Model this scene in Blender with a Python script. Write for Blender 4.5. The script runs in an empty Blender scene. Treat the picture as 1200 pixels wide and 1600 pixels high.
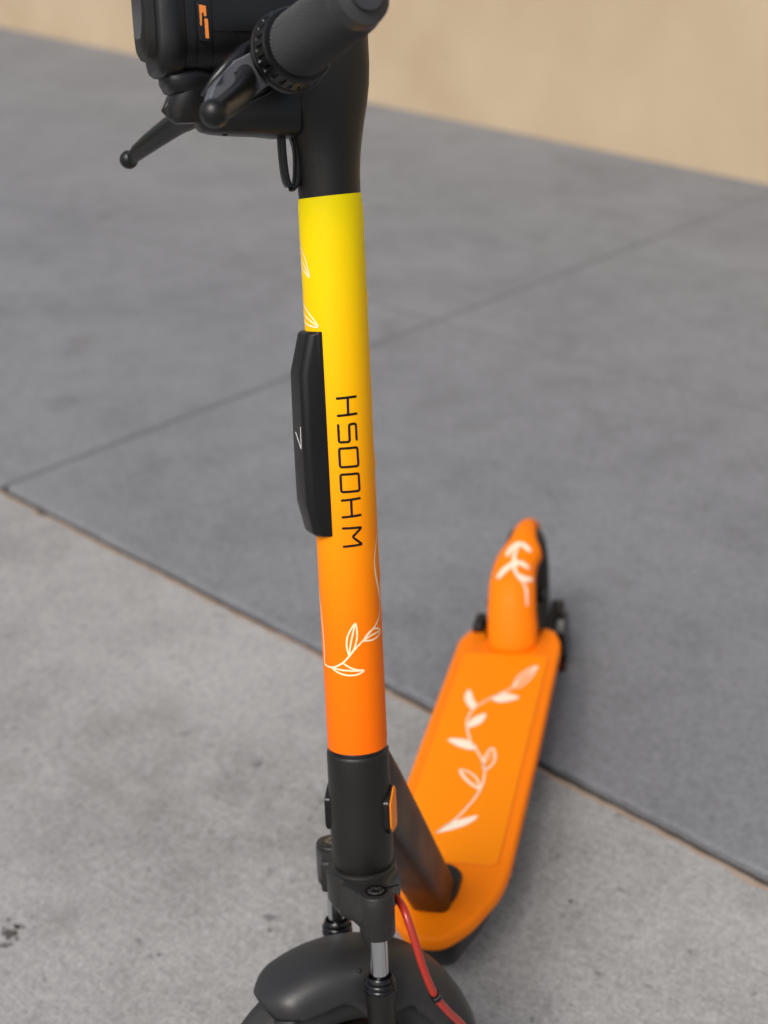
import bpy, math, random
from mathutils import Matrix, Vector, noise
R = math.radians
random.seed(4)
scene = bpy.context.scene
col = scene.collection
K = 1.1                       # metres per drawing unit
GZ = 0.05                     # ground height in drawing units

# ------------------------------------------------------------------ camera
def w_(p): return Vector((p[0]*K, p[1]*K, (p[2]-GZ)*K))
yaw, pitch, roll = R(194.36682), R(26.70205), R(1.60923)
F = Vector((math.cos(yaw)*math.cos(pitch), math.sin(yaw)*math.cos(pitch), -math.sin(pitch)))
Rt = F.cross(Vector((0, 0, 1))).normalized(); Up = Rt.cross(F)
q = Matrix.Rotation(roll, 3, F); Rt = q @ Rt; Up = q @ Up
cam = bpy.data.cameras.new('camera'); camo = bpy.data.objects.new('camera', cam); col.objects.link(camo)
M = Matrix((Rt, Up, -F)).transposed().to_4x4(); M.translation = w_((0.855992, 0.241688, 1.246668))
camo.matrix_world = M
cam.sensor_fit = 'VERTICAL'; cam.sensor_height = 36; cam.sensor_width = 27
cam.lens = 2152.17/1600*36
cam.clip_start = 0.05; cam.clip_end = 500
cam.dof.use_dof = True; cam.dof.focus_distance = 1.125*K; cam.dof.aperture_fstop = 3.8; cam.dof.aperture_blades = 0
scene.camera = camo
scene.render.resolution_x = 768; scene.render.resolution_y = 1024

# ------------------------------------------------------------------ light
SUN_EL, SUN_AZ = 50, 343      # direction the light comes from (azimuth from +X)
world = bpy.data.worlds.new('World'); scene.world = world; world.use_nodes = True
nt = world.node_tree; nt.nodes.clear()
sky = nt.nodes.new('ShaderNodeTexSky'); sky.sky_type = 'NISHITA'; sky.sun_disc = False
sky.sun_elevation = R(SUN_EL); sky.sun_rotation = R(90-SUN_AZ); sky.air_density = 1.0; sky.dust_density = 4.0; sky.ozone_density = 1.0
bg = nt.nodes.new('ShaderNodeBackground'); bg.inputs[1].default_value = 0.09
hs = nt.nodes.new('ShaderNodeHueSaturation'); hs.inputs['Saturation'].default_value = 0.6
wo = nt.nodes.new('ShaderNodeOutputWorld')
nt.links.new(sky.outputs[0], hs.inputs['Color']); nt.links.new(hs.outputs[0], bg.inputs[0]); nt.links.new(bg.outputs[0], wo.inputs[0])
sun = bpy.data.lights.new('sun', 'SUN'); sun.energy = 1.45; sun.angle = R(28); sun.color = (1, .95, .88)
suno = bpy.data.objects.new('sun', sun); col.objects.link(suno)
d = Vector((math.cos(R(SUN_AZ))*math.cos(R(SUN_EL)), math.sin(R(SUN_AZ))*math.cos(R(SUN_EL)), math.sin(R(SUN_EL))))
suno.rotation_euler = d.to_track_quat('Z', 'Y').to_euler(); suno.location = (0, 0, 6)
vs = scene.view_settings; vs.view_transform = 'Standard'; vs.look = 'None'; vs.exposure = 0.60; vs.gamma = 1
scene.cycles.max_bounces = 8

# ------------------------------------------------------------------ frames (drawing units -> world)
al, le, th = R(13.900722), R(4.614991), R(-53.20868)
L = Matrix.Rotation(le, 3, 'X')
A = L @ Vector((-math.sin(al), 0, math.cos(al)))                 # steering axis
V = Matrix.Rotation(th, 3, A) @ (L @ Vector((0, 1, 0)))          # rider's left, turned with the bars
U = V.cross(A)                                                   # forward of the turned bars
Y = L @ Vector((0, 1, 0)); X = L @ Vector((1, 0, 0)); Z = L @ Vector((0, 0, 1))
def frame(a, b, c):
    m = Matrix((a, b, c)).transposed().to_4x4(); m.translation = (0, 0, -GZ*K); return m
FS = frame(U, V, A)               # steered: u forward, v left, s along the steering axis
FD = frame(X, Y, Z)               # chassis: x forward, y left, z up
FH = frame(Y.cross(A), Y, A)      # head tube: along the steering axis, square to the chassis
FI = Matrix.Identity(4)

# ------------------------------------------------------------------ mesh helpers
class MB:
    def __init__(s): s.v = []; s.f = []; s.m = []; s.sm = []
    def add(s, vs_, fs, mat=0, smooth=True):
        o = len(s.v); s.v += [tuple(p) for p in vs_]
        for f in fs: s.f.append([i+o for i in f]); s.m.append(mat); s.sm.append(smooth)
    def loft(s, rings, mat=0, cap=(True, True), closed=True, loop=False, smooth=True):
        n = len(rings[0]); vs_ = [p for r in rings for p in r]; fs = []
        m = len(rings); rr = m if loop else m-1
        for i in range(rr):
            j = (i+1) % m
            for k in range(n if closed else n-1):
                l = (k+1) % n
                fs.append([i*n+k, i*n+l, j*n+l, j*n+k])
        s.add(vs_, fs, mat, smooth)
        o = len(s.v)-len(vs_)
        if cap[0] and not loop: s.f.append([o+k for k in range(n)][::-1]); s.m.append(mat); s.sm.append(False)
        if cap[1] and not loop: s.f.append([o+(m-1)*n+k for k in range(n)]); s.m.append(mat); s.sm.append(False)
    def revolve(s, prof, org=(0, 0, 0), axis=(0, 0, 1), n=48, mat=0, cap=(True, True), ref=None, smooth=True):
        ax = Vector(axis).normalized(); org = Vector(org)
        a = Vector(ref) if ref else (Vector((1, 0, 0)) if abs(ax.x) < .9 else Vector((0, 1, 0)))
        a = (a-ax*a.dot(ax)).normalized(); b = ax.cross(a)
        rings = [[org+ax*t+(a*math.cos(2*math.pi*k/n)+b*math.sin(2*math.pi*k/n))*r for k in range(n)] for r, t in prof]
        s.loft(rings, mat, cap, smooth=smooth)
    def tube(s, pts, rad, n=16, mat=0, closed=False, flat=None):
        P = [Vector(p) for p in pts]; m = len(P)
        if not hasattr(rad, '__len__'): rad = [rad]*m
        rings = []; prev = None
        for i in range(m):
            if closed: t = P[(i+1) % m]-P[i-1]
            else: t = P[min(i+1, m-1)]-P[max(i-1, 0)]
            t.normalize()
            if prev is None:
                a = Vector((0, 0, 1)) if abs(t.z) < .9 else Vector((1, 0, 0))
            else: a = prev
            a = (a-t*a.dot(t)).normalized(); prev = a; b = t.cross(a)
            fa, fb = flat if flat else (1, 1)
            rings.append([P[i]+(a*math.cos(2*math.pi*k/n)*fa+b*math.sin(2*math.pi*k/n)*fb)*rad[i] for k in range(n)])
        s.loft(rings, mat, loop=closed)
    def ball(s, c, r, mat=0, n=20):
        c = Vector(c); m = n//2; rr = []
        for i in range(m+1):
            ph = math.pi*(i+.02)/(m+.04)
            rr.append([c+Vector((math.cos(2*math.pi*k/n)*math.sin(ph), math.sin(2*math.pi*k/n)*math.sin(ph), math.cos(ph)))*r for k in range(n)])
        s.loft(rr, mat)
    def prism(s, poly, a, b, z0, z1, mat=0, org=(0, 0, 0), nrm=None, smooth=False):
        a = Vector(a); b = Vector(b); c = a.cross(b) if nrm is None else Vector(nrm); o = Vector(org)
        s.loft([[o+a*p[0]+b*p[1]+c*z for p in poly] for z in (z0, z1)], mat, smooth=smooth)
    def box(s, c, h, mat=0, ax=None):
        ax = ax or (Vector((1, 0, 0)), Vector((0, 1, 0)), Vector((0, 0, 1)))
        c = Vector(c); q_ = [(-1, -1), (1, -1), (1, 1), (-1, 1)]
        s.loft([[c+ax[0]*h[0]*x+ax[1]*h[1]*y+ax[2]*h[2]*z for x, y in q_] for z in (-1, 1)], mat, smooth=False)
    def build(s, name, mats, fr=FI, parent=None, bevel=0, seg=3, sub=0, auto=35, solid=0, scale=K):
        me = bpy.data.meshes.new(name)
        me.from_pydata([tuple(Vector(p)*scale) for p in s.v], [], s.f)
        if not isinstance(mats, (list, tuple)): mats = [mats]
        for m_ in mats: me.materials.append(m_)
        for p, m_, sm_ in zip(me.polygons, s.m, s.sm): p.material_index = m_; p.use_smooth = True
        me.validate(); me.update()
        import bmesh
        bm = bmesh.new(); bm.from_mesh(me); bmesh.ops.recalc_face_normals(bm, faces=bm.faces); bm.to_mesh(me); bm.free()
        me.set_sharp_from_angle(angle=R(auto))
        o = bpy.data.objects.new(name, me); col.objects.link(o)
        if parent is not None:
            o.parent = parent
            pw = WM[parent.name]
            o.matrix_local = pw.inverted() @ fr
        else: o.matrix_world = fr
        WM[o.name] = fr.copy()
        if solid:
            md = o.modifiers.new('thickness', 'SOLIDIFY'); md.thickness = solid*K; md.offset = -1
        if bevel:
            md = o.modifiers.new('bevel', 'BEVEL'); md.width = bevel*K; md.segments = seg; md.limit_method = 'ANGLE'; md.angle_limit = R(32); md.harden_normals = False
        if sub:
            md = o.modifiers.new('sub', 'SUBSURF'); md.levels = sub; md.render_levels = sub
        return o
WM = {}
def superring(cx, cy, ax, ay, n=40, e=2.0, x=None, plane='xy', z=0):
    out = []
    for k in range(n):
        t = 2*math.pi*k/n; c, s_ = math.cos(t), math.sin(t)
        p = abs(c)**(2/e)*math.copysign(1, c); q_ = abs(s_)**(2/e)*math.copysign(1, s_)
        out.append((cx+ax*p, cy+ay*q_))
    return out
def catmull(P, n=8, closed=False):
    out = []; m = len(P); P = [Vector(p) for p in P]
    for i in range(m if closed else m-1):
        g = (lambda k: P[k % m]) if closed else (lambda k: P[min(max(k, 0), m-1)])
        p0, p1, p2, p3 = g(i-1), g(i), g(i+1), g(i+2)
        for j in range(n):
            t = j/n
            out.append(.5*((2*p1)+(p2-p0)*t+(2*p0-5*p1+4*p2-p3)*t*t+(3*p1-p0-3*p2+p3)*t**3))
    if not closed: out.append(P[-1])
    return out
def strip(mb, pts, w, fn, closed=False, mat=0, taper=False, step=None):
    """flat painted line of width w following 2-D pts, laid on a surface by fn(x, y)"""
    P = [Vector((p[0], p[1])) for p in pts]
    if step:
        Q = []
        for i in range(len(P)-1):
            k = max(1, int((P[i+1]-P[i]).length/step))
            Q += [P[i].lerp(P[i+1], j/k) for j in range(k)]
        P = Q+[P[-1]]
    m = len(P); vs_ = []
    for i in range(m):
        if closed: t = P[(i+1) % m]-P[i-1]
        else: t = P[min(i+1, m-1)]-P[max(i-1, 0)]
        if t.length < 1e-9: t = Vector((1, 0))
        t.normalize(); nn = Vector((-t.y, t.x))
        ww = w*.5
        if taper: ww *= .45+.55*math.sin(math.pi*min(1, max(0, (i+.5)/m)))
        vs_ += [fn(*(P[i]+nn*ww)), fn(*(P[i]-nn*ww))]
    fs = [[2*i, 2*i+1, 2*((i+1) % m)+1, 2*((i+1) % m)] for i in range(m if closed else m-1)]
    mb.add(vs_, fs, mat)
def fill(mb, pts, fn, mat=0):
    """filled leaf: fan of quads between the two sides"""
    P = [Vector((p[0], p[1])) for p in pts]; c = sum(P, Vector((0, 0)))/len(P)
    vs_ = [fn(*c)]+[fn(*p) for p in P]; n = len(P)
    mb.add(vs_, [[0, 1+i, 1+(i+1) % n] for i in range(n)], mat)
def bend(poly, r=.01, n=5):
    """round polygon corners"""
    out = []; m = len(poly)
    for i in range(m):
        p = Vector(poly[i]); a = Vector(poly[i-1])-p; b = Vector(poly[(i+1) % m])-p
        rr = min(r, a.length*.49, b.length*.49)
        p0 = p+a.normalized()*rr; p1 = p+b.normalized()*rr
        for k in range(n+1):
            t = k/n; out.append((p0*(1-t)**2+p*2*t*(1-t)+p1*t*t)[:])
    return out

# ------------------------------------------------------------------ materials
def mat(name, color, rough=.5, metal=0, bump=0, bscale=200, spec=.5, coat=0, var=0):
    m = bpy.data.materials.new(name); m.use_nodes = True; t = m.node_tree; b = t.nodes['Principled BSDF']
    b.inputs['Base Color'].default_value = (*color, 1); b.inputs['Roughness'].default_value = rough
    b.inputs['Metallic'].default_value = metal; b.inputs['Specular IOR Level'].default_value = spec
    b.inputs['Coat Weight'].default_value = coat; b.inputs['Coat Roughness'].default_value = .15
    tc = t.nodes.new('ShaderNodeTexCoord')
    if bump:
        nz = t.nodes.new('ShaderNodeTexNoise'); nz.inputs['Scale'].default_value = bscale; nz.inputs['Detail'].default_value = 3
        bp = t.nodes.new('ShaderNodeBump'); bp.inputs['Strength'].default_value = bump; bp.inputs['Distance'].default_value = .0005
        t.links.new(tc.outputs['Object'], nz.inputs['Vector']); t.links.new(nz.outputs[0], bp.inputs['Height']); t.links.new(bp.outputs[0], b.inputs['Normal'])
    if var:      # worn, slightly uneven sheen
        n2 = t.nodes.new('ShaderNodeTexNoise'); n2.inputs['Scale'].default_value = 18; n2.inputs['Detail'].default_value = 5
        mr = t.nodes.new('ShaderNodeMapRange'); mr.inputs['From Min'].default_value = .3; mr.inputs['From Max'].default_value = .7
        mr.inputs['To Min'].default_value = rough-var; mr.inputs['To Max'].default_value = rough+var
        t.links.new(tc.outputs['Object'], n2.inputs['Vector']); t.links.new(n2.outputs[0], mr.inputs[0]); t.links.new(mr.outputs[0], b.inputs['Roughness'])
    return m
M_frame = mat('dark_powder_coat', (.0085, .0078, .0064), .40, 0, .5, 900, .40, 0, .07)
M_plastic = mat('black_plastic', (.0055, .0055, .0055), .33, 0, .3, 1200, .40, 0, .08)
M_gloss = mat('glossy_black', (.004, .004, .005), .2, 0, 0, 0, .4, 0, .05)
M_fender = mat('grey_black_fender_plastic', (.020, .020, .0205), .45, 0, .4, 900, .5, 0, .06)
M_rubber = mat('tyre_rubber', (.022, .022, .022), .75, 0, .5, 300)
M_chrome = mat('polished_tube', (.55, .56, .58), .09, 1)
M_bolt = mat('bolt_steel', (.35, .34, .32), .35, 1, .4, 900)
M_orange = mat('orange_paint', (.94, .212, .002), .5, 0, .15, 700, .12, 0, .06)
M_mat = mat('orange_deck_mat', (.93, .250, .002), .6, 0, .9, 420, .12)
M_white = mat('cream_print', (.95, .80, .62), .5)
M_thin = mat('cream_line_print', (.97, .80, .50), .5)
M_ink = mat('black_lettering', (.006, .004, .003), .6, 0, 0, 0, .2)
M_mark = mat('grey_logo_print', (.8, .8, .8), .4)
M_refl = mat('orange_reflector', (.95, .26, .004), .4, 0, 0, 0, .25, 0)
M_amber = mat('amber_lens', (.75, .22, .02), .15, 0, 0, 0, .5, .6)
M_red = mat('red_hose', (.36, .022, .012), .32, 0, .15, 500, .5, .3)
M_lens = mat('dark_lens', (.012, .012, .014), .12, 0, 0, 0, .5, .5)
M_brown = mat('grip_plug', (.16, .09, .05), .5)

def wrap_material():
    m = bpy.data.materials.new('yellow_to_orange_wrap'); m.use_nodes = True; t = m.node_tree; b = t.nodes['Principled BSDF']
    tc = t.nodes.new('ShaderNodeTexCoord'); sp = t.nodes.new('ShaderNodeSeparateXYZ'); mr = t.nodes.new('ShaderNodeMapRange')
    mr.inputs['From Min'].default_value = .515*K; mr.inputs['From Max'].default_value = 1.0*K
    cr = t.nodes.new('ShaderNodeValToRGB'); e = cr.color_ramp.elements
    stops = [(0, (.93, .150, .0015)), (.22, (.95, .19, .0015)), (.42, (.95, .28, .0015)), (.58, (.95, .40, .0015)), (.76, (.95, .54, .0015)), (.90, (.94, .66, .0015)), (1, (.95, .76, .0015))]
    e[0].position = 0; e[0].color = (*stops[0][1], 1); e[1].position = 1; e[1].color = (*stops[-1][1], 1)
    for p, c in stops[1:-1]:
        x = e.new(p); x.color = (*c, 1)
    t.links.new(tc.outputs['Object'], sp.inputs[0]); t.links.new(sp.outputs[2], mr.inputs[0]); t.links.new(mr.outputs[0], cr.inputs[0]); t.links.new(cr.outputs[0], b.inputs['Base Color'])
    b.inputs['Roughness'].default_value = .45; b.inputs['Specular IOR Level'].default_value = .12
    nz = t.nodes.new('ShaderNodeTexNoise'); nz.inputs['Scale'].default_value = 60; nz.inputs['Detail'].default_value = 4
    bp = t.nodes.new('ShaderNodeBump'); bp.inputs['Strength'].default_value = .12; bp.inputs['Distance'].default_value = .0008
    t.links.new(tc.outputs['Object'], nz.inputs['Vector']); t.links.new(nz.outputs[0], bp.inputs['Height']); t.links.new(bp.outputs[0], b.inputs['Normal'])
    return m
M_wrap = wrap_material()

def grip_material():
    """rubber with a diamond knurl; object Z runs along the grip"""
    m = bpy.data.materials.new('knurled_grip_rubber'); m.use_nodes = True; t = m.node_tree; b = t.nodes['Principled BSDF']
    b.inputs['Base Color'].default_value = (.036, .037, .039, 1); b.inputs['Roughness'].default_value = .44; b.inputs['Specular IOR Level'].default_value = .35
    return m
M_grip = grip_material()

def concrete(name, c0, c1, streak=.35, az=60, spots=.5, off=(0, 0, 0)):
    m = bpy.data.materials.new(name); m.use_nodes = True; t = m.node_tree; b = t.nodes['Principled BSDF']
    tc = t.nodes.new('ShaderNodeTexCoord')
    def tex(scale, detail=6, rough=.6, stretch=None, dist=0, loc=(0, 0, 0)):
        mp = t.nodes.new('ShaderNodeMapping'); mp.inputs['Rotation'].default_value = (0, 0, R(-az) if stretch else 0)
        mp.inputs['Location'].default_value = loc
        if stretch: mp.inputs['Scale'].default_value = stretch
        n = t.nodes.new('ShaderNodeTexNoise'); n.inputs['Scale'].default_value = scale; n.inputs['Detail'].default_value = detail; n.inputs['Roughness'].default_value = rough
        n.inputs['Distortion'].default_value = dist
        if stretch:   # rotate first, then stretch
            r_ = t.nodes.new('ShaderNodeMapping'); r_.inputs['Rotation'].default_value = (0, 0, R(-az)); mp.inputs['Rotation'].default_value = (0, 0, 0)
            t.links.new(tc.outputs['Object'], r_.inputs[0]); t.links.new(r_.outputs[0], mp.inputs[0])
        else: t.links.new(tc.outputs['Object'], mp.inputs[0])
        t.links.new(mp.outputs[0], n.inputs[0]); return n.outputs[0]
    def ramp(src, p0, p1, v0=0, v1=1):
        r_ = t.nodes.new('ShaderNodeMapRange'); r_.inputs['From Min'].default_value = p0; r_.inputs['From Max'].default_value = p1
        r_.inputs['To Min'].default_value = v0; r_.inputs['To Max'].default_value = v1; t.links.new(src, r_.inputs[0]); return r_.outputs[0]
    def mix(f, a, b_, mode='MIX'):
        n = t.nodes.new('ShaderNodeMix'); n.data_type = 'RGBA'; n.blend_type = mode
        for i, v_ in ((0, f), (6, a), (7, b_)):
            if isinstance(v_, tuple): n.inputs[i].default_value = (*v_, 1)
            elif isinstance(v_, (int, float)): n.inputs[i].default_value = v_
            else: t.links.new(v_, n.inputs[i])
        return n.outputs[2]
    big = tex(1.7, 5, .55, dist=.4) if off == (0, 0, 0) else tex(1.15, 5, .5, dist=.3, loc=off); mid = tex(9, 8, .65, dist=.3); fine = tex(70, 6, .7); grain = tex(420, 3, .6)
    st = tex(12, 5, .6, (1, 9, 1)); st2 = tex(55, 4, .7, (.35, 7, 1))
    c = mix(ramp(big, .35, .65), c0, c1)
    c = mix(ramp(mid, .44, .66, 0, .5), c, tuple(x*1.14 for x in c1))
    c = mix(ramp(mid, .46, .28, 0, .5), c, tuple(x*.74 for x in c0))
    c = mix(ramp(st, .5, .72, 0, streak), c, tuple(x*1.22 for x in c1))
    c = mix(ramp(st2, .52, .38, 0, streak*.8), c, tuple(x*.66 for x in c0))
    c = mix(ramp(fine, .5, .72, 0, .5), c, tuple(x*1.3 for x in c1))
    c = mix(ramp(fine, .48, .28, 0, .6), c, tuple(x*.6 for x in c0))
    gr = tex(150, 4, .75); c = mix(ramp(gr, .38, .62, 0, 1), mix(.30, c, tuple(x*.6 for x in c0)), mix(.30, c, tuple(x*1.25 for x in c1)))
    por = tex(240, 2, .5); c = mix(ramp(por, .66, .72, 0, .55), c, tuple(x*.42 for x in c0)); c = mix(ramp(por, .32, .27, 0, .6), c, tuple(min(.7, x*1.7) for x in c1))
    sp3 = tex(61, 2, .5, dist=.5); c = mix(ramp(sp3, .69, .74, 0, .6), c, tuple(x*.5 for x in c0))
    sp1 = tex(23, 2, .5, dist=.8); c = mix(ramp(sp1, .70, .76, 0, spots), c, tuple(x*.45 for x in c0))
    sp2 = tex(4.3, 3, .6, dist=.6); c = mix(ramp(sp2, .60, .75, 0, .35), c, (c0[0]*.72, c0[1]*.66, c0[2]*.60))
    t.links.new(c, b.inputs['Base Color']); b.inputs['Roughness'].default_value = .82
    ad = t.nodes.new('ShaderNodeMath'); ad.operation = 'ADD'; t.links.new(ramp(fine, 0, 1), ad.inputs[0]); t.links.new(ramp(grain, 0, 1, 0, .6), ad.inputs[1])
    ad2 = t.nodes.new('ShaderNodeMath'); ad2.operation = 'ADD'; t.links.new(ad.outputs[0], ad2.inputs[0]); t.links.new(ramp(st2, 0, 1, 0, 1.2), ad2.inputs[1])
    bp = t.nodes.new('ShaderNodeBump'); bp.inputs['Strength'].default_value = .6; bp.inputs['Distance'].default_value = .003
    t.links.new(ad2.outputs[0], bp.inputs['Height']); t.links.new(bp.outputs[0], b.inputs['Normal'])
    return m
M_con_far = concrete('blue_grey_concrete', (.143, .149, .161), (.206, .213, .228), .15, 62, .3)
M_con_near = concrete('broom_finished_concrete', (.205, .203, .200), (.375, .374, .372), .36, 62, .7, (3.1, 1.7, 0))  # broad noise shifted to put the slab's uneven light into its colour
M_joint = mat('joint_dirt', (.075, .062, .048), .95, 0, .8, 120)
M_edge = mat('worn_slab_edge', (.36, .285, .225), .9, 0, .6, 150)
M_dirt = mat('dark_grit', (.07, .065, .06), .9, 0, .8, 200)

def plaster():
    m = bpy.data.materials.new('tan_plaster'); m.use_nodes = True; t = m.node_tree; b = t.nodes['Principled BSDF']
    tc = t.nodes.new('ShaderNodeTexCoord'); n = t.nodes.new('ShaderNodeTexNoise'); n.inputs['Scale'].default_value = 1.8; n.inputs['Detail'].default_value = 7
    cr = t.nodes.new('ShaderNodeValToRGB'); e = cr.color_ramp.elements; e[0].position = .32; e[0].color = (.455, .345, .228, 1); e[1].position = .68; e[1].color = (.525, .41, .28, 1)
    n2 = t.nodes.new('ShaderNodeTexNoise'); n2.inputs['Scale'].default_value = 90; n2.inputs['Detail'].default_value = 5
    bp = t.nodes.new('ShaderNodeBump'); bp.inputs['Strength'].default_value = .4; bp.inputs['Distance'].default_value = .004
    t.links.new(tc.outputs['Object'], n.inputs[0]); t.links.new(n.outputs[0], cr.inputs[0]); t.links.new(cr.outputs[0], b.inputs['Base Color'])
    t.links.new(tc.outputs['Object'], n2.inputs[0]); t.links.new(n2.outputs[0], bp.inputs['Height']); t.links.new(bp.outputs[0], b.inputs['Normal'])
    b.inputs['Roughness'].default_value = .9
    return m
M_plaster = plaster()

# ------------------------------------------------------------------ setting
def structure(o): o['kind'] = 'structure'; return o
# slab layout: n = distance across the long joints, d = distance along them (drawing units)
AZ = R(60.15)
dn = Vector((math.sin(AZ), -math.cos(AZ))); dd = Vector((math.cos(AZ), math.sin(AZ)))
n_near = dn.dot(Vector((-.7259, .0506)))       # the wide joint crossing behind the scooter
n_far = dn.dot(Vector((-2.30, .0)))
az2 = Vector((-2.2197, 1.3233)).normalized()
p2 = Vector((-2.3873, -.5765)); d_cross = dd.dot(p2)
def gp(n, d_): v = dn*n+dd*d_; return (v.x*K, v.y*K)
bed = MB(); s_ = 150
bed.add([(-s_, -s_, -.014), (s_, -s_, -.014), (s_, s_, -.014), (-s_, s_, -.014)], [[0, 1, 2, 3]])
structure(bed.build('ground', M_joint, scale=1))
def ragged(n, d0, d1, amp, seed, step=.012, chips=.0):
    out = []; k = int((d1-d0)/step)
    for i in range(k+1):
        d_ = d0+(d1-d0)*i/k
        j = amp*(noise.noise(Vector((d_*9, seed, 0)))+.6*noise.noise(Vector((d_*38, seed, 3)))+.35*noise.noise(Vector((d_*120, seed, 7))))
        c = noise.noise(Vector((d_*14, seed*3.1, 9)))
        out.append((n+j+(chips*max(0, c-.32)*4 if chips else 0), d_))
    return out
def slab(name, edgeA, edgeB, m, z=0, rim=0):
    """sheet between two ragged edges (lists of (n, d) with equal counts), with a small worn arris down into the joint"""
    mb = MB(); k = min(len(edgeA), len(edgeB)); vs_ = []; fs = []
    sg = 1 if edgeB[0][0] > edgeA[0][0] else -1
    for i in range(k):
        a, b = edgeA[i], edgeB[i]
        row = [(*gp(a[0], a[1]), z-.013), (*gp(a[0]+sg*.0008, a[1]), z-.003), (*gp(a[0]+sg*(.0055+(.0065*(1+noise.noise(Vector((a[1]*22, 4, 4)))) if rim else 0)), a[1]), z), (*gp(b[0]-sg*.004, b[1]), z), (*gp(b[0]-sg*.0006, b[1]), z-.003), (*gp(b[0], b[1]), z-.013)]
        vs_ += row
    for i in range(k-1):
        for j in range(5): fs.append([i*6+j, i*6+j+1, (i+1)*6+j+1, (i+1)*6+j])
    mb.add(vs_, fs)
    if rim: mb.m = [1 if (q_ % 5) < 2 else 0 for q_ in range(len(fs))]
    return structure(mb.build(name, m, scale=1, auto=2))
G1, G2 = .0062, .0035
D0, D1 = -14, 14
nearA = ragged(n_near+G1, -4.5, 4.5, .0038, 1.3, .005, .010)
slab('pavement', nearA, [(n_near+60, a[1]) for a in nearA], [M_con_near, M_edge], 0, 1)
farL = ragged(n_near-G1, D0, d_cross-.006, .0022, 5.1, .01); farR = ragged(n_near-G1, d_cross+.006, D1, .0022, 5.4, .01)
slab('pavement', farL, [(n_far+.004, a[1]) for a in farL], M_con_far, .003)
slab('pavement', farR, [(n_far+.004, a[1]) for a in farR], M_con_far, .003)
for k in range(7):
    nA = n_far-.004-1.345*k; nB = nA-1.337
    for (a0, a1) in ((D0, d_cross-.006), (d_cross+.006, D1)):
        e0 = [(nA, a0+(a1-a0)*i/200) for i in range(201)]
        slab('pavement', e0, [(nB-(60 if k == 6 else 0), p[1]) for p in e0], M_con_far, .003)
# sealant lying in the shallow joints so that they stay faint
sj = MB()
for k in range(7):
    n0 = n_far-1.345*k
    vs_ = [(*gp(n0-.006, D0), .0022), (*gp(n0+.006, D0), .0022), (*gp(n0+.006, D1), .0022), (*gp(n0-.006, D1), .0022)]
    sj.add(vs_, [[0, 1, 2, 3]])
M_seal2 = mat('dark_joint_sealant', (.112, .115, .122), .9, 0, .5, 150)
M_seal = mat('grey_joint_sealant', (.142, .146, .155), .9, 0, .5, 150)
structure(sj.build('pavement_joint', M_seal, scale=1))
sj = MB(); sj.add([(*gp(-30, d_cross-.008), .0016), (*gp(n_near-.012, d_cross-.008), .0016), (*gp(n_near-.012, d_cross+.008), .0016), (*gp(-30, d_cross+.008), .0016)], [[0, 1, 2, 3]])
structure(sj.build('pavement_joint', M_seal2, scale=1))

# wall
wa, wb = Vector((-7.0427, -3.3066)), Vector((-4.2094, .3845)); wd = (wb-wa).normalized(); wn = Vector((-wd.y, wd.x))
if wn.dot(Vector((-1, 0))) < 0: wn = -wn
mb = MB(); c = (wa+wb)/2
vs_ = []
pts = [c-wd*13, c+wd*13, c+wd*13+wn*.25, c-wd*13+wn*.25]
mb.loft([[(p.x*K, p.y*K, z) for p in pts] for z in (-.01, 3.2)], smooth=False)
cp = [c-wd*13-wn*.04, c+wd*13-wn*.04, c+wd*13+wn*.29, c-wd*13+wn*.29]
mb.loft([[(p.x*K, p.y*K, z) for p in cp] for z in (3.2, 3.28)], smooth=False)
wall = mb.build('wall', M_plaster, scale=1, bevel=.01)
wall['label'] = 'long tan plastered wall rising from the far edge of the grey pavement'; wall['category'] = 'wall'

# dark grit spots trodden into the near slab
g = MB(); rs = random.Random(11)
def blot(bx, by, r_, seed, z=.0008):
    rim = []
    for i in range(36):
        t_ = 2*math.pi*i/36; rr = r_*(1+.9*noise.noise(Vector((math.cos(t_)*1.9, math.sin(t_)*1.9, seed)))+.35*noise.noise(Vector((math.cos(t_)*6, math.sin(t_)*6, seed))))
        rim.append((bx+math.cos(t_)*rr, by+math.sin(t_)*rr, z))
    g.add([(bx, by, z)]+rim, [[0, 1+i, 1+(i+1) % 36] for i in range(36)])
cx0, cy0 = -.2561*K, -.5265*K
blot(cx0, cy0, .0088, 5.2)
for i in range(16): a_ = rs.uniform(0, 6.28); d_ = rs.uniform(.008, .022); blot(cx0+math.cos(a_)*d_, cy0+math.sin(a_)*d_, rs.uniform(.0012, .0034), i*1.7+9)
for i in range(60):
    x_, y_ = rs.uniform(-1.2, .3), rs.uniform(-1.1, .9)
    if dn.dot(Vector((x_, y_))) > n_near+.05: blot(x_*K, y_*K, rs.uniform(.0009, .0028), i*2.3+40)
sc = MB()      # old scratches running with the broom finish
for i in range(16):
    n_, d_ = (n_near+.24+rs.uniform(-.10, .22), rs.uniform(.05, .34)) if i < 16 else (n_near+.62+rs.uniform(-.1, .1), rs.uniform(-.75, -.35))
    ln = rs.uniform(.03, .16); sl = rs.uniform(-.06, .06); P_ = []
    for k in range(13):
        f = k/12; x_, y_ = gp(n_+sl*ln*f+.0012*noise.noise(Vector((f*4, i*3.1, 0))), d_+ln*f); P_.append((x_, y_))
    strip(sc, P_, rs.uniform(.0006, .0012), lambda x, y: (x, y, .0006), taper=True)
structure(sc.build('pavement_scratch', mat('scratch_grey', (.15, .147, .143), .9), scale=1))
o = g.build('dirt', M_dirt, scale=1); o['kind'] = 'stuff'; o['label'] = 'dark grit spots on the pale near slab'; o['category'] = 'dirt'

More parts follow.
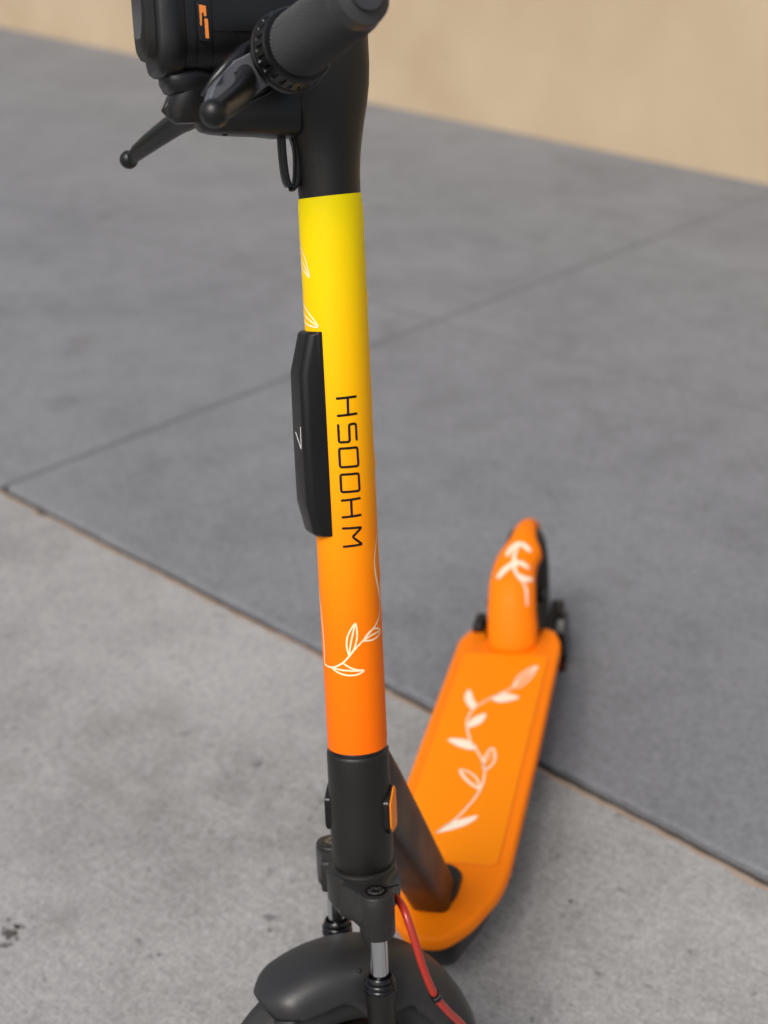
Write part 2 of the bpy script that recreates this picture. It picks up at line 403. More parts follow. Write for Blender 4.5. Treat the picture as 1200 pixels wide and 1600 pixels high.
# ------------------------------------------------------------------ the scooter
root = bpy.data.objects.new('electric_scooter', None); col.objects.link(root)
root.location = (-.45*K, 0, 0); root.empty_display_size = .2
WM[root.name] = Matrix.Translation(root.location)
root['label'] = 'electric kick scooter with yellow to orange stem, orange deck and white leaf pattern'
root['category'] = 'scooter'

# ---- stem with the printed wrap
rS = .0268
mb = MB(); n = 64; rings = []
ss = [.5165+i*(1.0003-.5165)/60 for i in range(61)]
for i, s in enumerate(ss):
    ring = []
    for k in range(n):
        t_ = 2*math.pi*k/n; sk = .0017*math.cos(t_-R(158))*(max(0, (s-.9)/.1)) if s > .9 else 0
        rr = rS*(1+.0016*noise.noise(Vector((math.cos(t_)*1.5, math.sin(t_)*1.5, s*14))))
        if i == 60: rr -= .0004
        ring.append((rr*math.cos(t_), rr*math.sin(t_), s+sk))
    rings.append(ring)
mb.loft(rings)
stem = mb.build('stem', M_wrap, FS, root)
# overlapping, slightly lifted seam of the wrap on the far side
mb = MB(); ang0 = R(166)
vs_ = []; fs = []
for i in range(161):
    s = .520+i*(.994-.520)/160; lift = .0006+.0016*max(0, noise.noise(Vector((s*46, 3.3, 1)))-.18)
    w0 = R(2.2+1.5*noise.noise(Vector((s*30, 8.1, 2))))
    for dt, l_ in ((-.035, .0001), (-.012, lift), (w0, lift), (w0+.004, .00005)):
        vs_.append(((rS+l_)*math.cos(ang0+dt), (rS+l_)*math.sin(ang0+dt), s))
for i in range(160):
    for j in range(3): fs.append([i*4+j, i*4+j+1, i*4+j+5, i*4+j+4])
mb.add(vs_, fs); mb.build('wrap_seam', M_wrap, FS, stem)

def cylmap(r, off=.00025):
    def fn(x, y):
        t_ = x/r; return ((r+off)*math.cos(t_), (r+off)*math.sin(t_), y)
    return fn
cm = cylmap(rS); D2 = lambda P: [(R(a)*rS, s) for a, s in P]
lt = MB()
def stroke(P, w=.0021, curved=False):
    P = D2(P); P = bend_open(P, .0018)
    strip(lt, P, w, cm, step=.0008)
    for e in (P[0], P[-1]):       # round ends
        c_ = Vector(e); ring = [c_+Vector((math.cos(t_*math.pi/6), math.sin(t_*math.pi/6)))*w*.5 for t_ in range(12)]
        fill(lt, ring, cylmap(rS, .0003))
def bend_open(P, r):
    P = [Vector(p) for p in P]; out = [P[0]]
    for i in range(1, len(P)-1):
        a = P[i-1]-P[i]; b = P[i+1]-P[i]; rr = min(r, a.length*.45, b.length*.45)
        p0 = P[i]+a.normalized()*rr; p1 = P[i]+b.normalized()*rr
        out += [p0*(1-t)**2+P[i]*2*t*(1-t)+p1*t*t for t in (0, .25, .5, .75, 1)]
    out.append(P[-1]); return [tuple(p) for p in out]
a0, a1, am = 65, 99.5, 83
stroke([(a0, .8345), (a1, .8352)]); stroke([(84, .8348), (83.5, .8202)]); stroke([(a0, .8199), (a1, .8207)])            # H
stroke([(97.3, .7988), (97.3, .8124), (84.2, .8122), (83.8, .7973), (64.6, .7973), (64.5, .8120)])                        # S
for c0, c1 in ((.7920, .7760), (.7696, .7545)):                                                                        # O O
    P = [(82, c0), (98, c0), (98.4, c1), (64.2, c1), (64, c0), (82, c0)]
    stroke(P)
stroke([(a0-.5, .7472), (98, .7480)]); stroke([(81.2, .7476), (81, .733)]); stroke([(a0-.8, .7326), (98, .7334)])         # H
stroke([(63.8, .7229), (99, .7226), (80.2, .7149), (98.6, .7076), (63.8, .7069)])                                       # W
lt.build('lettering', M_ink, FS, stem)

vine = MB()
def vl(P, w=.00145, n=8): strip(vine, [tuple(p) for p in catmull([(*p, 0) for p in D2(P)], n)], w, cm)
vl([(150, .716), (138.9, .7056), (130, .6951), (127, .6851), (131, .6729), (138, .6626), (142.9, .6531), (140.1, .6416), (126.2, .6343), (108.8, .6285), (89.2, .6211), (74.7, .6147), (61.9, .6078), (50.2, .6024), (36.1, .5984), (23.5, .5967), (8, .5969), (1, .5985), (3.2, .6103), (2.4, .6261), (-1, .6388), (-4, .6491), (-14, .665), (-32, .68)])
vl([(127, .69), (130, .6795), (138.2, .6668), (148, .655), (160, .648)])
vl([(63.3, .6084), (59.6, .617), (61, .6248), (67, .6313), (77.1, .6377), (79.8, .6321), (79, .6243), (73.4, .6154), (63.3, .6084)]); vl([(63.4, .6091), (67.1, .6195), (77, .6375)])
vl([(90.6, .6213), (100.3, .6267), (112.6, .6296), (127.8, .6288), (137.9, .6254), (129.3, .622), (111.3, .6203), (90.6, .6213)]); vl([(90.6, .6213), (108.3, .6246), (134, .6258)])
vl([(23.5, .5967), (38.7, .5933), (56, .5912), (72.3, .5911), (83.4, .5925), (90.7, .5944)]); vl([(50.2, .6024), (62.3, .5985), (75.5, .5959), (90.7, .5944), (70, .5951), (51, .5956), (23.5, .5967)])
vl([(-30, .972), (-10, .963), (5, .955), (14, .9484), (21.8, .9357), (10, .939), (-3.8, .9431), (-20, .952), (-30, .972)]); vl([(-30, .97), (-8, .952), (8.1, .9442), (20.5, .9362)])
vl([(-35, .925), (-15, .915), (12.9, .9063), (36, .8952), (18.6, .8950), (-2, .8976), (-14, .904), (-26, .914), (-35, .925)]); vl([(-35, .924), (-13.8, .907), (15, .900), (33.2, .8959)])
vl([(-30, .972), (-42, .955), (-46, .93), (-35, .925), (-40, .90), (-52, .88), (-55, .84), (-48, .80), (-50, .76), (-45, .70), (-32, .67)])
vl([(150, .716), (165, .74), (185, .75), (200, .78), (196, .83), (180, .86), (175, .90), (190, .94), (210, .96)])
vine.build('vine_pattern', M_thin, FS, stem)

# ---- black module clipped to the front of the stem
mb = MB()
def modring(s, uf, vf, ub=.0165, vb=.0184):
    sec = [(ub, vb), (.0215, vb), (uf-.004, vf+.0004), (uf, vf-.004), (uf, -vf+.004), (uf-.004, -vf-.0004), (.0215, -vb), (ub, -vb)]
    return [(a, b, s) for a, b in bend(sec, .0028, 3)]
mb.loft([modring(.8905, .0290, .0140), modring(.8885, .0310, .0160), modring(.8560, .0392, .0172), modring(.80, .0400, .0175), modring(.745, .0400, .0175), modring(.7185, .0345, .0160), modring(.7155, .0315, .0140)], smooth=True)
mod = mb.build('stem_module', mat('module_plastic', (.006, .006, .006), .36, 0, .3, 1500, .3, 0, .06), FS, root, bevel=.0012, seg=3, auto=28)
mb = MB(); lm = lambda x, y: (.04025, x, y)
strip(mb, [(.0100, .8115), (.0088, .7930)], .0016, lm); strip(mb, [(-.0040, .8055), (.0088, .7925)], .0016, lm)
mb.build('logo_mark', M_mark, FS, mod)
mb = MB()     # rubber pad between module and stem
mb.loft([[(a, b, s) for a, b in bend([(.014, .0186), (.0195, .0186), (.0195, -.0186), (.014, -.0186)], .002, 2)] for s in (.8885, .7170)], smooth=False)
mb.build('mount_pad', M_rubber, FS, mod, bevel=.001)

# ---- neck casting on top of the stem
def ell(s, b, f, v, e=2.0, n=56, uo=0):
    out = []
    for k in range(n):
        t_ = 2*math.pi*k/n; c_, s2 = math.cos(t_), math.sin(t_); r_ = f if c_ > 0 else b
        out.append((uo+r_*math.copysign(abs(c_)**(2/e), c_), v*math.copysign(abs(s2)**(2/e), s2), s))
    return out
mb = MB()
mb.loft([ell(.9985, .0255, .0255, .0255), ell(1.001, .0258, .0258, .0258), ell(1.018, .0262, .0268, .0258), ell(1.034, .0277, .0280, .0260), ell(1.046, .0296, .0305, .0265), ell(1.058, .0318, .0385, .027, 2.1),
         ell(1.072, .0345, .0470, .0275, 2.3), ell(1.088, .0368, .0520, .0285, 2.4), ell(1.105, .0378, .0540, .0295, 2.4), ell(1.13, .0376, .0540, .0300, 2.4), ell(1.150, .0360, .0510, .0290, 2.3), ell(1.164, .0320, .0430, .0250, 2.2), ell(1.171, .022, .030, .017)])
neck = mb.build('handlebar_neck', M_frame, FS, root)
# lower cover running forward under the pod
mb = MB()
def sec(u, vh, s0, s1, e=3.2, n=40):
    return [(u, vh*math.copysign(abs(math.cos(2*math.pi*k/n))**(2/e), math.cos(2*math.pi*k/n)), (s0+s1)/2+(s1-s0)/2*math.copysign(abs(math.sin(2*math.pi*k/n))**(2/e), math.sin(2*math.pi*k/n))) for k in range(n)]
mb.loft([sec(.030, .0255, 1.0470, 1.092), sec(.046, .0255, 1.0473, 1.092), sec(.060, .0245, 1.0490, 1.092), sec(.085, .0220, 1.0502, 1.093), sec(.098, .0185, 1.0515, 1.094), sec(.106, .0150, 1.0535, 1.092), sec(.1095, .0115, 1.0575, 1.088), sec(.111, .006, 1.063, 1.082)])
cover = mb.build('lower_cover', M_plastic, FS, root, auto=50)
mb = MB(); mb.revolve([(.0022, 0), (.0026, .0012), (.0015, .0018)], (.088, .006, 1.0515), (0, 0, -1), 12)
mb.build('screw', M_gloss, FS, cover)
# hook below the cover
mb = MB(); hk = catmull([(.0392, 0, 1.056), (.0392, 0, 1.036), (.0378, 0, 1.017), (.0345, 0, 1.0085), (.0295, 0, 1.0100), (.0272, 0, 1.022), (.0272, 0, 1.040), (.0330, 0, 1.056)], 6)
mb.loft([[p+Vector((c_*.0022, s2*.0058, 0)) if abs((hk[min(i+1, len(hk)-1)]-hk[max(i-1, 0)]).normalized().z) > .6 else p+Vector((0, s2*.0058, c_*.0022)) for c_, s2 in superring(0, 0, 1.35, 1, 16, 3)] for i, p in enumerate(hk)])
mb.build('bag_hook', M_plastic, FS, root)

# ---- headlight pod
mb = MB()
P = lambda u, vh, s0, s1, e=2.6: sec(u, vh, s0, s1, e, 48)
mb.loft([P(-.030, .020, 1.112, 1.168), P(-.020, .0255, 1.102, 1.174), P(.0, .0285, 1.0985, 1.178), P(.05, .0285, 1.0975, 1.178), P(.098, .0285, 1.0960, 1.178), P(.1195, .0280, 1.0955, 1.178)])
pod = mb.build('headlight_pod', M_plastic, FS, root, auto=50)
mb = MB()      # hood shell in front
mb.loft([P(.1202, .0290, 1.0960, 1.180, 3.4), P(.1215, .0300, 1.0950, 1.181, 3.4), P(.130, .0300, 1.0945, 1.182, 3.8), P(.1375, .0285, 1.0950, 1.181, 4), P(.1405, .0265, 1.0970, 1.178, 4), P(.1418, .0220, 1.1000, 1.172, 4)])
hood = mb.build('headlight_hood', M_plastic, FS, pod, auto=45)
mb = MB()      # bezel and dark lens
mb.loft([P(.1410, .0215, 1.1060, 1.172, 3.6), P(.1475, .0205, 1.1080, 1.172, 3.6), P(.1500, .0170, 1.1120, 1.169, 3.6)])
mb.build('headlight_bezel', M_frame, FS, pod, auto=40)
mb = MB(); mb.loft([P(.1497, .0150, 1.1240, 1.166, 4), P(.1508, .0140, 1.1250, 1.165, 4)])
mb.build('headlight_lens', M_lens, FS, pod)
mb = MB()      # chin
mb.loft([sec(.098, .015, 1.079, 1.10), sec(.108, .019, 1.0800, 1.102), sec(.123, .019, 1.0800, 1.102), sec(.1310, .017, 1.0830, 1.100), sec(.1345, .011, 1.0885, 1.098)])
mb.build('pod_chin', M_plastic, FS, pod, auto=45)
# seams (thin raised beads in a darker plastic)
mb = MB()
vs_line = [(.100+i*-.0036, 0.02862, 1.1265) for i in range(24)]
mb.tube([(u, v, s) for u, v, s in vs_line], .00045, 6)
for u0 in (.0988, .1115):
    mb.tube([(u0, a[1]*1.008, a[2]) for a in P(u0, .0285, 1.0962, 1.178)[0:48]], .0004, 6, closed=True)
mb.build('panel_seam', M_gloss, FS, pod)
# side marker light
mb = MB(); mb.loft([[(u, vv, s) for u, s in bend([(.1100, 1.1470), (.1015, 1.1455), (.1015, 1.1175), (.1100, 1.1190)], .002, 3)] for vv in (.026, .0297)], smooth=False)
sm = mb.build('side_marker', M_gloss, FS, pod, bevel=.0006)
mb = MB(); mb.loft([[(u, vv, s) for u, s in bend([(.1087, 1.1455), (.1035, 1.1445), (.1035, 1.1370), (.1055, 1.1370), (.1055, 1.140), (.1070, 1.1395), (.1075, 1.130), (.1087, 1.130)], .0006, 2)] for vv in (.029, .0303)], smooth=False)
mb.loft([[(u, vv, s) for u, s in bend([(.1052, 1.1355), (.1026, 1.1350), (.1026, 1.1205), (.1052, 1.1210)], .0007, 2)] for vv in (.029, .0304)], smooth=False)
mb.build('amber_lens', M_amber, FS, sm)
# knuckle between pod and lower cover
mb = MB()
mb.loft([ell(1.0605, .016, .015, .010, 2.4, uo=.112), ell(1.0640, .020, .0195, .0135, 2.4, uo=.112), ell(1.072, .021, .0200, .0155, 2.4, uo=.112), ell(1.082, .021, .017, .018, 2.4, uo=.112), ell(1.094, .02, .012, .017, 2.4, uo=.112)])
mb.build('pod_mount', M_plastic, FS, root)

# ---- handlebar, grips, brake levers
def side(sg):
    B0 = Vector((.055, 0, 1.10)); B1 = Vector((.0545, .078*sg, 1.1055)); B2 = Vector((.0402, .204*sg, 1.1285))
    g = (B2-B1).normalized(); Lg = (B2-B1).length
    z_ = g; x_ = Vector((0, 0, 1)).cross(z_).normalized(); y_ = z_.cross(x_)
    loc = Matrix((x_, y_, z_)).transposed().to_4x4(); loc.translation = B1*K
    fr = FS @ loc
    mb = MB(); pr = [(.0195, .012), (.0212, .0125), (.0230, .016), (.0236, .026), (.0232, .045), (.0226, .075), (.0216, .105), (.0206, .122), (.0198, .1265), (.0180, .1300), (.0155, .1318), (.0120, .1322), (.0070, .1318), (.0050, .1316), (.0048, .1290)]
    zs = sorted(set([t for _, t in pr]+[.014+.104*i/(340 if sg > 0 else 60) for i in range(341 if sg > 0 else 61)])); nn = 384 if sg > 0 else 96; rings = []
    for t in zs:
        j = max(i for i in range(len(pr)) if pr[i][1] <= t+1e-9) if t <= .1322 else 11; j = min(j, 11)
        r_ = pr[j][0]+(pr[j+1][0]-pr[j][0])*(t-pr[j][1])/(pr[j+1][1]-pr[j][1]) if j < 11 else .0120
        m_ = min(1, max(0, (t-.014)/.003))*min(1, max(0, (.116-t)/.003)); ring = []
        for k in range(nn):
            a_ = 2*math.pi*k/nn
            h_ = abs(math.sin(24*a_+t*1180)*math.sin(24*a_-t*1180)) if sg > 0 else 0
            ring.append(((r_+.0019*h_*m_-.0008*m_)*math.cos(a_), (r_+.0019*h_*m_-.0008*m_)*math.sin(a_), t*Lg/.132))
        rings.append(ring)
    mb.loft(rings, cap=(True, False)); mb.revolve([(r_, t*Lg/.132) for r_, t in pr[11:]], n=72, cap=(False, True))
    grip = mb.build('grip', M_grip, fr, root)
    mb = MB(); mb.revolve([(.0046, .1255*Lg/.132), (.0046, .1298*Lg/.132), (.003, .1302*Lg/.132)], n=16); mb.build('end_plug', M_brown, fr, grip)
    # slotted collar
    mb = MB(); nn = 144; rings = []
    for r_, t in [(.024, -.004), (.0300, -.0035), (.0312, -.002), (.0312, .001), (.0302, .0025)]:
        rings.append([(r_*math.cos(2*math.pi*k/nn), r_*math.sin(2*math.pi*k/nn), t) for k in range(nn)])
    mb.loft(rings)
    rings = []
    for r_, t, slot in [(.0298, .0026, 0), (.0298, .0045, 0), (.0296, .0052, 1), (.0288, .0150, 1), (.0286, .0158, 0), (.0275, .0175, 0), (.0215, .0182, 0)]:
        rings.append([((r_-(.0016 if slot and (k % 6) < 2 else 0))*math.cos(2*math.pi*k/nn), (r_-(.0016 if slot and (k % 6) < 2 else 0))*math.sin(2*math.pi*k/nn), t) for k in range(nn)])
    mb.loft(rings, smooth=False)
    mb.build('slotted_collar', M_plastic, fr, grip, auto=20)
    # bar section inside
    mb = MB(); mb.tube([B0+Vector((0, .0*sg, 0)), B1-g*.02, B1+g*.01], .0130, 24); mb.build('handlebar', M_plastic, FS, root)
    # brake lever: clamp, housing and blade
    mb = MB()
    mb.revolve([(.0185, -.008), (.0195, -.007), (.0195, .007), (.0185, .008)], B1-g*.018, g, 36)
    cl = mb.build('brake_clamp', M_plastic, FS, root)
    mb = MB()
    hp = [Vector((.066, .060*sg, 1.107)), Vector((.080, .062*sg, 1.099)), Vector((.096, .066*sg, 1.089)), Vector((.108, .066*sg, 1.080)), Vector((.116, .062*sg, 1.072))]
    hr = [.014, .0155, .0135, .0105, .007]
    rings = []
    for i, p in enumerate(hp):
        t = (hp[min(i+1, 4)]-hp[max(i-1, 0)]).normalized(); v1 = Vector((0, 1, 0)); v1 = (v1-t*v1.dot(t)).normalized(); v2 = t.cross(v1)
        rings.append([p+(v1*c_*.62+v2*s2)*hr[i] for c_, s2 in superring(0, 0, 1, 1, 28, 4.5)])
    mb.loft(rings); mb.build('lever_housing', M_gloss, FS, cl, auto=40)
    mb = MB()      # flat cast bracket that carries the lever
    pl = [(.1055, .076, 1.0905), (.0965, .074, 1.1000), (.0895, .074, 1.1030), (.0740, .072, 1.1100), (.0640, .070, 1.1000), (.0700, .074, 1.0830), (.0900, .082, 1.0700), (.1230, .094, 1.0690), (.1170, .088, 1.0810), (.1120, .084, 1.0850)]
    mb.loft([[(p[0]+k*.004, sg*(p[1]-k*.008), p[2]-k*.003) for p in pl] for k in (0, 1)], smooth=False)
    if sg > 0: mb.build('lever_bracket', mat('satin_lever_metal', (.12, .125, .14), .38, .3, 0, 0, .5), FS, cl, bevel=.0014)
    mb = MB()
    if sg > 0: pts = [(.084, .058, 1.088), (.090, .078, 1.0840), (.098, .105, 1.0780), (.112, .135, 1.0700), (.131, .165, 1.0600), (.1455, .186, 1.0535)]
    else: pts = [(.084, -.058, 1.084), (.090, -.078, 1.0745), (.098, -.105, 1.0690), (.108, -.140, 1.0600), (.117, -.172, 1.0510), (.1235, -.197, 1.0432)]
    cpt = catmull(pts, 6); m_ = len(cpt); rad = []
    for i in range(m_):
        t = i/(m_-1); rad.append(.0072+.0052*(1-t) if sg > 0 else (.0072*(1-t)**.55+.0050 if t < .9 else .0058+.002*(t-.9)*10))
    mb.tube(cpt, rad, 20, flat=(1.05, .72))
    mb.ball(pts[-1], .0098 if sg > 0 else .0086)
    mb.revolve([(.006, -.009), (.006, .009)], Vector(pts[1]), (0.3, 0, 1), 16)
    lv = mb.build('brake_lever', M_plastic if sg < 0 else M_plastic, FS, root, auto=50)
    # blade groove (thin polished edge line)
    mb = MB(); mb.tube([p+Vector((-.004, -.002*sg, .0075*(1-i/m_))) for i, p in enumerate(cpt[2:m_-8])], .0009, 8); mb.build('lever_rib', M_gloss, FS, lv)
    return
side(1); side(-1)
# adjuster wires by the left lever
mb = MB(); mb.tube(catmull([(.060, .052, 1.088), (.078, .058, 1.078), (.098, .050, 1.066), (.110, .030, 1.060)], 8), .0022, 12)
mb.tube(catmull([(.062, .050, 1.080), (.085, .046, 1.068), (.104, .034, 1.060)], 8), .0016, 10)
mb.build('brake_line', M_gloss, FS, root)

# ---- head tube on the chassis
mb = MB()
mb.revolve([(.0262, .5165), (.0262, .5130), (.0270, .5125), (.0278, .5115), (.0281, .5095), (.0282, .49), (.0285, .44), (.0284, .412), (.0278, .405), (.0268, .4012), (.024, .4005)][::-1], n=72)
head = mb.build('head_tube', M_frame, FH, root, auto=50)
mb = MB(); mb.revolve([(.0266, .5124), (.0266, .5160), (.0262, .5166)], n=64); mb.build('headset_gap_ring', M_gloss, FH, head)
for sg in (1, -1):
    mb = MB()      # black pad, then orange face
    def hexa(w, h0, h1, ch): return [(-w, h0+ch), (-w*.35, h0), (w*.6, h0), (w, h0+ch*.6), (w, h1-ch*.6), (w*.6, h1), (-w*.35, h1), (-w, h1-ch)]
    pad = bend([(-.0130, .4400), (-.0080, .4345), (.0070, .4345), (.0108, .4390), (.0108, .4730), (.0070, .4775), (.0010, .4775), (-.0130, .4660)], .002, 3)
    mb.loft([[(-x_+.000, sg*yy, z_) for x_, z_ in [(a-0, b) for a, b in pad]] for yy in (.0190, .0305)], smooth=False)
    pr = mb.build('reflector', M_gloss, FH, head, bevel=.0008)
    mb = MB(); face = bend([(-.0112, .4420), (-.0065, .4362), (.0070, .4362), (.0098, .4395), (.0098, .4715), (.0060, .4760), (.0022, .4760), (-.0112, .4645)], .0007, 2)
    mb.loft([[(-x_, sg*yy, z_) for x_, z_ in face] for yy in (.0303, .0318 if sg > 0 else .0307)], smooth=False)
    mb.build('reflector_face', M_refl, FH, pr, bevel=.0006)
    mb = MB(); mb.tube([(-.0165, sg*.0236, .41), (-.0165, sg*.0236, .51)], .0012, 8); mb.build('seam_line', M_frame, FH, head)

# ---- down tube
mb = MB(); T0, T1 = Vector((-.157, 0, .482)), Vector((-.342, 0, .160)); t = (T1-T0).normalized(); v2 = Vector((t.z, 0, -t.x))
rings = []     # the rear face runs straight from under the collar to the deck; the section slims downwards
for f, hw, ht in [(-.035, .0180, .026), (0, .0215, .034), (.15, .0232, .0320), (.45, .0232, .0280), (.85, .0228, .0245), (1.02, .0228, .0240)]:
    p = T0.lerp(T1, f)-v2*ht; rings.append([p+Vector((0, 1, 0))*a*hw+v2*b*ht for a, b in superring(0, 0, 1, 1, 44, 4.6)])
mb.loft(rings); dt = mb.build('down_tube', M_frame, FD, root)
mb = MB(); base = bend([(-.291, -.018), (-.286, .0), (-.292, .018), (-.315, .0275), (-.352, .0275), (-.3655, .014), (-.3655, -.014), (-.352, -.0275), (-.315, -.0275)], .012, 4)
cxb = sum(p[0] for p in base)/len(base)
mb.loft([[(p[0], p[1], z) for p in base] for z in (.150, .1605)]+[[(cxb+(p[0]-cxb)*.93, p[1]*.93, .1640) for p in base]], smooth=False)
mb.build('tube_foot', M_frame, FD, dt, bevel=.0015)

# ---- deck
HD = .1576
top = [(-.2475, -.016), (-.2455, .022), (-.2775, .049), (-.3330, .0725), (-.3700, .0780), (-.60, .0785), (-.8700, .0755), (-.9050, .0600), (-.9080, .034), (-.866, .034), (-.866, -.034), (-.9080, -.034), (-.9050, -.0600), (-.8680, -.0770), (-.60, -.0785), (-.3700, -.0780), (-.3330, -.0700), (-.2790, -.0430)]
tp = bend(top, .016, 5)
def inset(poly, d_):
    out = []; m = len(poly)
    for i in range(m):
        a = Vector(poly[i-1]); b = Vector(poly[(i+1) % m]); t = (b-a)
        if t.length < 1e-9: out.append(poly[i]); continue
        t.normalize(); nn = Vector((t.y, -t.x)); out.append((poly[i][0]+nn.x*d_, poly[i][1]+nn.y*d_))
    return out
area = sum(tp[i-1][0]*tp[i][1]-tp[i][0]*tp[i-1][1] for i in range(len(tp)))
sgn = -1 if area > 0 else 1
mb = MB(); rings = []
for d_, z in [(.004, HD-.0190), (.001, HD-.0175), (0, HD-.014), (0, HD-.005), (.0010, HD-.0022), (.0028, HD-.0006), (.005, HD)]:
    pp = inset(tp, sgn*d_); rings.append([(p[0], p[1], z) for p in pp])
mb.loft(rings); deck = mb.build('deck', M_orange, FD, root, auto=50)
md = MB(); q_ = bend([(-.3715, .0635), (-.3715, -.0635), (-.8270, -.0625), (-.8270, .0625)], .010, 5)
rings = []
for d_, z in [(0, HD-.001), (0, HD+.0006), (.0006, HD+.0012)]:
    a_ = sum(q_[i-1][0]*q_[i][1]-q_[i][0]*q_[i-1][1] for i in range(len(q_))); pp = inset(q_, (-1 if a_ > 0 else 1)*d_); rings.append([(p[0], p[1], z) for p in pp])
md.loft(rings, smooth=False); dmat = md.build('deck_mat', M_mat, FD, deck)
md = MB(); strip(md, q_, .0022, lambda x, y: (x, y, HD+.0003), closed=True); md.build('mat_edge', mat('deep_orange_groove_shade', (.62, .10, .004), .6), FD, deck)  # flat strip: shade of the mat's groove put in as deeper orange
# dark chassis under the deck
mb = MB(); low = bend([(-.262, -.026), (-.262, .032), (-.335, .064), (-.870, .060), (-.870, -.060), (-.340, -.058)], .012, 4)
lc = (-.56, 0)
mb.loft([[(p[0], p[1], HD-.0185) for p in low], [(p[0]*.995-.004, p[1]*.97, HD-.035) for p in low], [(p[0]*.97-.020, p[1]*.78, HD-.064) for p in low], [(p[0]*.955-.030, p[1]*.66, HD-.071) for p in low]], smooth=False)
mb.build('chassis', M_frame, FD, root, bevel=.004)
# leaf branch printed on the mat
lf = MB(); fz = lambda x, y: (x, y, HD+.0016); fz2 = lambda x, y: (x, y, HD+.00145)
def dl(P, w, f=False):
    C_ = [tuple(p[:2]) for p in catmull([(*p, 0) for p in P], 6)]
    strip(lf, C_, w, fz)
dl([(-.421, -.019), (-.449, -.001), (-.481, .012), (-.51, .019), (-.539, .019), (-.564, .013), (-.588, .001), (-.607, -.011), (-.632, -.020), (-.654, -.025), (-.673, -.024), (-.691, -.018), (-.712, -.002), (-.725, .010), (-.741, .024), (-.763, .035), (-.795, .049)], .0022)
for lp, pale in (([(-.421, -.019), (-.440, -.006), (-.449, .008), (-.457, .024), (-.443, .016), (-.432, .002), (-.421, -.019)], 0), ([(-.51, .019), (-.513, .012), (-.528, -.004), (-.546, -.014), (-.543, -.002), (-.53, .011), (-.51, .019)], 1),
           ([(-.559, .014), (-.577, .013), (-.597, .019), (-.582, .0255), (-.565, .026), (-.549, .018)], 1), ([(-.601, -.006), (-.611, -.02), (-.611, -.041), (-.599, -.028), (-.592, -.01), (-.595, -.002)], 0),
           ([(-.640, -.022), (-.660, -.018), (-.673, -.004), (-.656, -.005), (-.645, -.013)], 0), ([(-.683, -.023), (-.697, -.033), (-.713, -.038), (-.729, -.036), (-.707, -.027), (-.693, -.020)], 0),
           ([(-.712, -.002), (-.725, .013), (-.717, .035), (-.708, .024), (-.704, .01)], 0), ([(-.741, .024), (-.767, .027), (-.786, .037), (-.797, .050), (-.765, .044), (-.742, .033), (-.741, .024)], 1)):
    dl(lp+([lp[0]] if lp[-1] != lp[0] else []), .0024)
    if not pale: fill(lf, lp, fz2)
    else: strip(lf, [lp[0], ((lp[0][0]+lp[3][0])/2*.5+lp[2][0]*.5, (lp[0][1]+lp[3][1])/2*.5+lp[2][1]*.5), lp[3]], .0014, fz2)
lf.build('leaf_print', M_white, FD, dmat)

# ---- rear wheel, fender, axle bracket
def wheel(cx, cz, R_, w, fr, rim_r, y0=0):
    e = MB(); prof = []
    for k in range(33):
        t = -math.pi*.82+2*math.pi*.82*k/32
        x_ = w*math.sin(t)*(1 if abs(t) < 1.7 else 1); r_ = R_-w*.92+w*.92*math.cos(t); prof.append((r_-(.0016 if k in (11, 14, 18, 21) else 0), x_))
    prof = [(r_, t) for r_, t in prof]
    e.revolve(prof, (cx, y0, cz), (0, 1, 0), 96, cap=(False, False), ref=(1, 0, 0))
    wh = bpy.data.objects.new('wheel', None); col.objects.link(wh); wh.parent = root
    m_ = fr @ Matrix.Translation(Vector((cx, y0, cz))*K); wh.matrix_local = WM[root.name].inverted() @ m_; WM[wh.name] = m_
    e.build('tyre', M_rubber, fr, wh, auto=40)
    h = MB(); h.revolve([(rim_r*.62, -w*.3), (rim_r*.9, -w*.45), (rim_r, -w*.75), (rim_r*1.04, -w*.78), (rim_r*1.02, -w*.3), (rim_r*1.02, w*.3), (rim_r*1.04, w*.78), (rim_r, w*.75), (rim_r*.9, w*.45), (rim_r*.62, w*.3)], (cx, y0, cz), (0, 1, 0), 64, ref=(1, 0, 0))
    h.revolve([(.012, -w*1.25), (.012, w*1.25)], (cx, y0, cz), (0, 1, 0), 24, ref=(1, 0, 0))
    h.build('rim', M_frame, fr, wh, auto=40)
    return wh
RX, RZ = -1.0, GZ+.110+.0015
wheel(RX, RZ, .110, .0245, FD, .062, .0035)
FRr = .1235
def rf(phi, y, r=FRr):      # point on fender surface
    return (RX+r*math.cos(phi), y, RZ+r*math.sin(phi))
# path: foot on the deck, sweep up, then around the wheel
wid = [(.0368, .0046), (.0367, .0049), (.0366, .0044), (.0355, .0030), (.0342, .0022), (.0336, .0014), (.0330, .0010), (.0326, .0008), (.0323, .0014), (.0322, .0029), (.0324, .0052), (.0316, .0074), (.0285, .0086), (.0238, .0090), (.0202, .0091), (.0186, .0087), (.0176, .0084), (.0166, .0082), (.0150, .0082), (.0132, .0082)]+[(.0125, .0082)]*6
path = []     # (x, z, nx, nz, halfwidth, y0)
for x_, z_, a, b in [(-.8290, HD-.004, 1, .15), (-.8330, HD+.010, 1, .12), (-.8430, HD+.030, .98, .2), (-.8560, HD+.052, .93, .36)]:
    l_ = math.hypot(a, b); path.append((x_, z_, a/l_, b/l_, *wid[len(path)]))
for i in range(22):
    ph = R(36+i*4.6); blend = max(0, 1-i/5); rr = FRr+.022*blend**2-.0055*min(1, i/8)
    path.append((RX+rr*math.cos(ph), RZ+rr*math.sin(ph), math.cos(ph), math.sin(ph), *wid[len(path)]))
mb = MB(); rings = []
